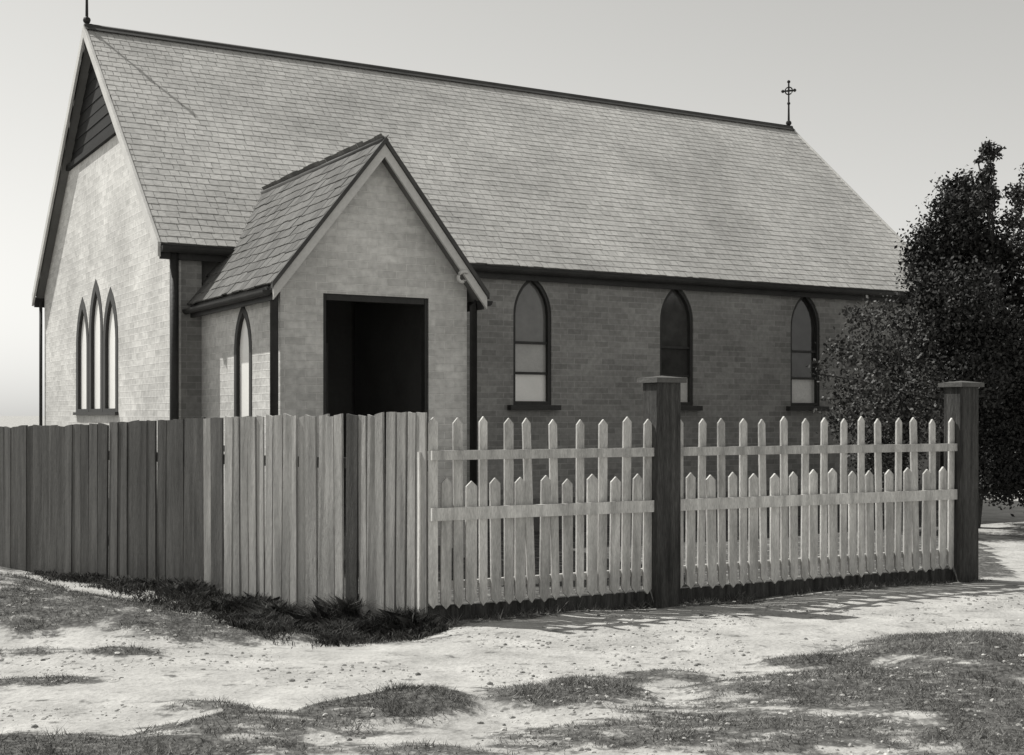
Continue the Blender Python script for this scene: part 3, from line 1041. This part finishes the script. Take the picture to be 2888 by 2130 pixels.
for (x, y, r, k) in spec:
    yy = TY + random.uniform(-0.9, 0.9)
    X, Zz = px_m(x, y, yy)
    tc.append((X, yy, Zz, r * yy / 2867.0, k))
tree_trunk((6.72, TY, -0.1), (7.15, TY, 4.2), tc, 0.12, 'bark', tree)
leaf_mesh('crown', clump_points(tc, 84, 0.5, 0.45), 0.036, 'leaf', tree, 0.2)
# sparser leafy shrub before the shaded side wall
SY = 18.6
shrub = thing('leafy_shrub', (5.6, SY, 0), 'loose leafy shrub before the shaded side wall under the last window', 'shrub')
spec = [(1835, 760, 45, .5), (1880, 690, 42, .55), (1900, 780, 60, .6), (1955, 700, 55, .7), (1975, 800, 75, .8), (1860, 850, 60, .55), (1930, 880, 75, .8),
        (2010, 880, 80, .9), (1850, 920, 60, .5), (1985, 960, 80, .8), (1900, 980, 70, .6), (2030, 740, 60, .9), (1930, 1050, 80, .6), (1800, 820, 35, .35)]
sc_ = []
for (x, y, r, k) in spec:
    yy = SY + random.uniform(-0.6, 0.6)
    X, Zz = px_m(x, y, yy)
    sc_.append((X, yy, Zz, r * yy / 2867.0, k))
tree_trunk((5.55, SY, -0.1), (5.5, SY, 2.7), sc_, 0.07, 'bark', shrub, 'stem')
leaf_mesh('foliage', clump_points(sc_, 50, 0.46, 0.3), 0.034, 'leaf2', shrub, 0.2)

# tall dark weeds along the foot of the paling fence, thickest by the corner
def blades(name, x, y, z, hgt, width, lean, mat):
    n = len(x)
    ang = rng.uniform(0, 2 * np.pi, n); la = rng.uniform(0, 2 * np.pi, n)
    base = np.stack([x, y, z], 1)
    off = np.stack([np.cos(ang) * width, np.sin(ang) * width, np.zeros(n)], 1)
    mid = base + np.stack([np.cos(la) * lean * 0.35, np.sin(la) * lean * 0.35, hgt * 0.75], 1)
    tip = base + np.stack([np.cos(la) * lean, np.sin(la) * lean, hgt], 1)
    v = np.stack([base - off, base + off, mid + off * 0.8, tip, mid - off * 0.8], 1).reshape(-1, 3)
    me = bpy.data.meshes.new(name)
    me.from_pydata(v.tolist(), [], np.arange(5 * n).reshape(-1, 5).tolist())
    me.materials.append(M[mat])
    o = bpy.data.objects.new(name, me)
    COL.objects.link(o)
    return o


NW = 420000
ws = rng.uniform(-0.25, 5.6, NW); wdist = rng.uniform(0.03, 1.4, NW)
wx = FC.x + ld.x * ws + ln.x * wdist; wy = FC.y + ld.y * ws + ln.y * wdist
prof = np.interp(ws, [-0.3, 0.0, 0.6, 1.5, 2.4, 3.4, 5.6], [0.15, 0.75, 1.0, 0.9, 0.65, 0.40, 0.12])     # how far out and how tall
cl_ = vnoise(wx, wy, 0.22, 51) * 0.6 + vnoise(wx, wy, 0.6, 52) * 0.4
edge = 0.95 * prof * (0.25 + 1.5 * cl_) * np.exp(rng.normal(0, 0.35, NW))
keepw = (wdist < edge) & (rng.random(NW) < (0.1 + 0.9 * cl_ * prof) * np.clip(1.25 - wdist / (edge + 0.01), 0, 1) ** 0.7)
wx, wy, ws, wdist, prof, cl_ = [a_[keepw] for a_ in (wx, wy, ws, wdist, prof, cl_)]
wh, _ = turf_height(wx, wy)
whg = (0.045 + 0.30 * prof * cl_ * np.clip(1.1 - wdist / (1.0 * prof + 0.1), 0.1, 1)) * rng.uniform(0.3, 1.2, len(wx))
weeds = blades('tall_weeds', wx, wy, wh - 0.01, whg, rng.uniform(0.0013, 0.0038, len(wx)), whg * rng.uniform(0.2, 1.4, len(wx)), 'weed')
tag(weeds, 'tall dark weeds thick along the foot of the paling fence', 'weeds', 'stuff')
print('weeds', len(wx))

# loose stones on the sandy ground
NG = 26000
sx = rng.uniform(-4.5, 5.0, NG); sy = rng.uniform(5.9, 12.0, NG)
shh, stt = turf_height(sx, sy)
kg = (np.abs(sx) < sy * 0.42 + 0.4) & ~((side(sx, sy, FC, FR) > -0.1) & (side(sx, sy, FL, FC) > -0.1)) & (vnoise(sx, sy, 0.45, 61) > 0.45)
sx, sy, shh = sx[kg], sy[kg], shh[kg]
ss = 0.003 + 0.016 * rng.random(len(sx)) ** 7
gr = (1 + 5 ** 0.5) / 2
ov = np.array([(-1, gr, 0), (1, gr, 0), (-1, -gr, 0), (1, -gr, 0), (0, -1, gr), (0, 1, gr), (0, -1, -gr), (0, 1, -gr), (gr, 0, -1), (gr, 0, 1), (-gr, 0, -1), (-gr, 0, 1)], float) / 1.9
of = np.array([(0, 11, 5), (0, 5, 1), (0, 1, 7), (0, 7, 10), (0, 10, 11), (1, 5, 9), (5, 11, 4), (11, 10, 2), (10, 7, 6), (7, 1, 8),
               (3, 9, 4), (3, 4, 2), (3, 2, 6), (3, 6, 8), (3, 8, 9), (4, 9, 5), (2, 4, 11), (6, 2, 10), (8, 6, 7), (9, 8, 1)])
sq = np.stack([rng.uniform(0.7, 1.5, len(sx)), rng.uniform(0.7, 1.5, len(sx)), rng.uniform(0.4, 0.8, len(sx))], 1)
gvv = ov[None] * rng.uniform(0.8, 1.15, (len(sx), 12, 1)) * sq[:, None, :] * ss[:, None, None] + np.stack([sx, sy, shh + ss * 0.1], 1)[:, None, :]
gme3 = bpy.data.meshes.new('loose_stones')
gme3.from_pydata(gvv.reshape(-1, 3).tolist(), [], (of[None] + 12 * np.arange(len(sx))[:, None, None]).reshape(-1, 3).tolist())
gme3.materials.append(M['gravel'])
stones = bpy.data.objects.new('loose_stones', gme3)
COL.objects.link(stones)
tag(stones, 'small loose stones scattered over the pale ground', 'stones', 'stuff')

# ------------------------------------------------------------------ grass
N = 1200000
gxs = rng.uniform(-5.5, 6.5, N); gys = rng.uniform(5.8, 13.5, N)
hh, tt = turf_height(gxs, gys)
inview = np.abs(gxs) < gys * 0.42 + 0.6
dF = np.minimum(seg_dist(gxs, gys, FC, FR), seg_dist(gxs, gys, FC, FL))
front = ~((side(gxs, gys, FC, FR) > 0) & (side(gxs, gys, FL, FC) > 0))
keep = inview & (rng.random(N) < np.clip(tt - 0.25 - 0.7 * (vnoise(gxs, gys, 0.16, 31) - 0.35), 0, 1) * 0.75) & front
gxs, gys, hh, tt, dF = gxs[keep], gys[keep], hh[keep], tt[keep], dF[keep]
n = len(gxs)
hgt = rng.uniform(0.006, 0.030, n) * (1 + 1.6 * np.clip(vnoise(gxs, gys, 0.11, 77) * 2.2 - 1.3, 0, 1)) * (0.6 + 0.6 * tt) * np.where(dF < 0.3, 1.8, 1.0)
ang = rng.uniform(0, 2 * np.pi, n)
wd = rng.uniform(0.0012, 0.0032, n)
ln_ = rng.uniform(0.2, 1.8, n) * hgt
la = rng.uniform(0, 2 * np.pi, n)
base = np.stack([gxs, gys, hh - 0.004], 1)
off = np.stack([np.cos(ang) * wd, np.sin(ang) * wd, np.zeros(n)], 1)
tip = base + np.stack([np.cos(la) * ln_, np.sin(la) * ln_, hgt], 1)
vv = np.stack([base - off, base + off, tip], 1).reshape(-1, 3)
gme2 = bpy.data.meshes.new('grass')
gme2.from_pydata(vv.tolist(), [], np.arange(3 * n).reshape(-1, 3).tolist())
gme2.materials.append(M['grass'])
grass = bpy.data.objects.new('grass', gme2)
COL.objects.link(grass)
tag(grass, 'short rough grass on the dark turf patches of the roadside', 'grass', 'stuff')
print('grass blades', n)
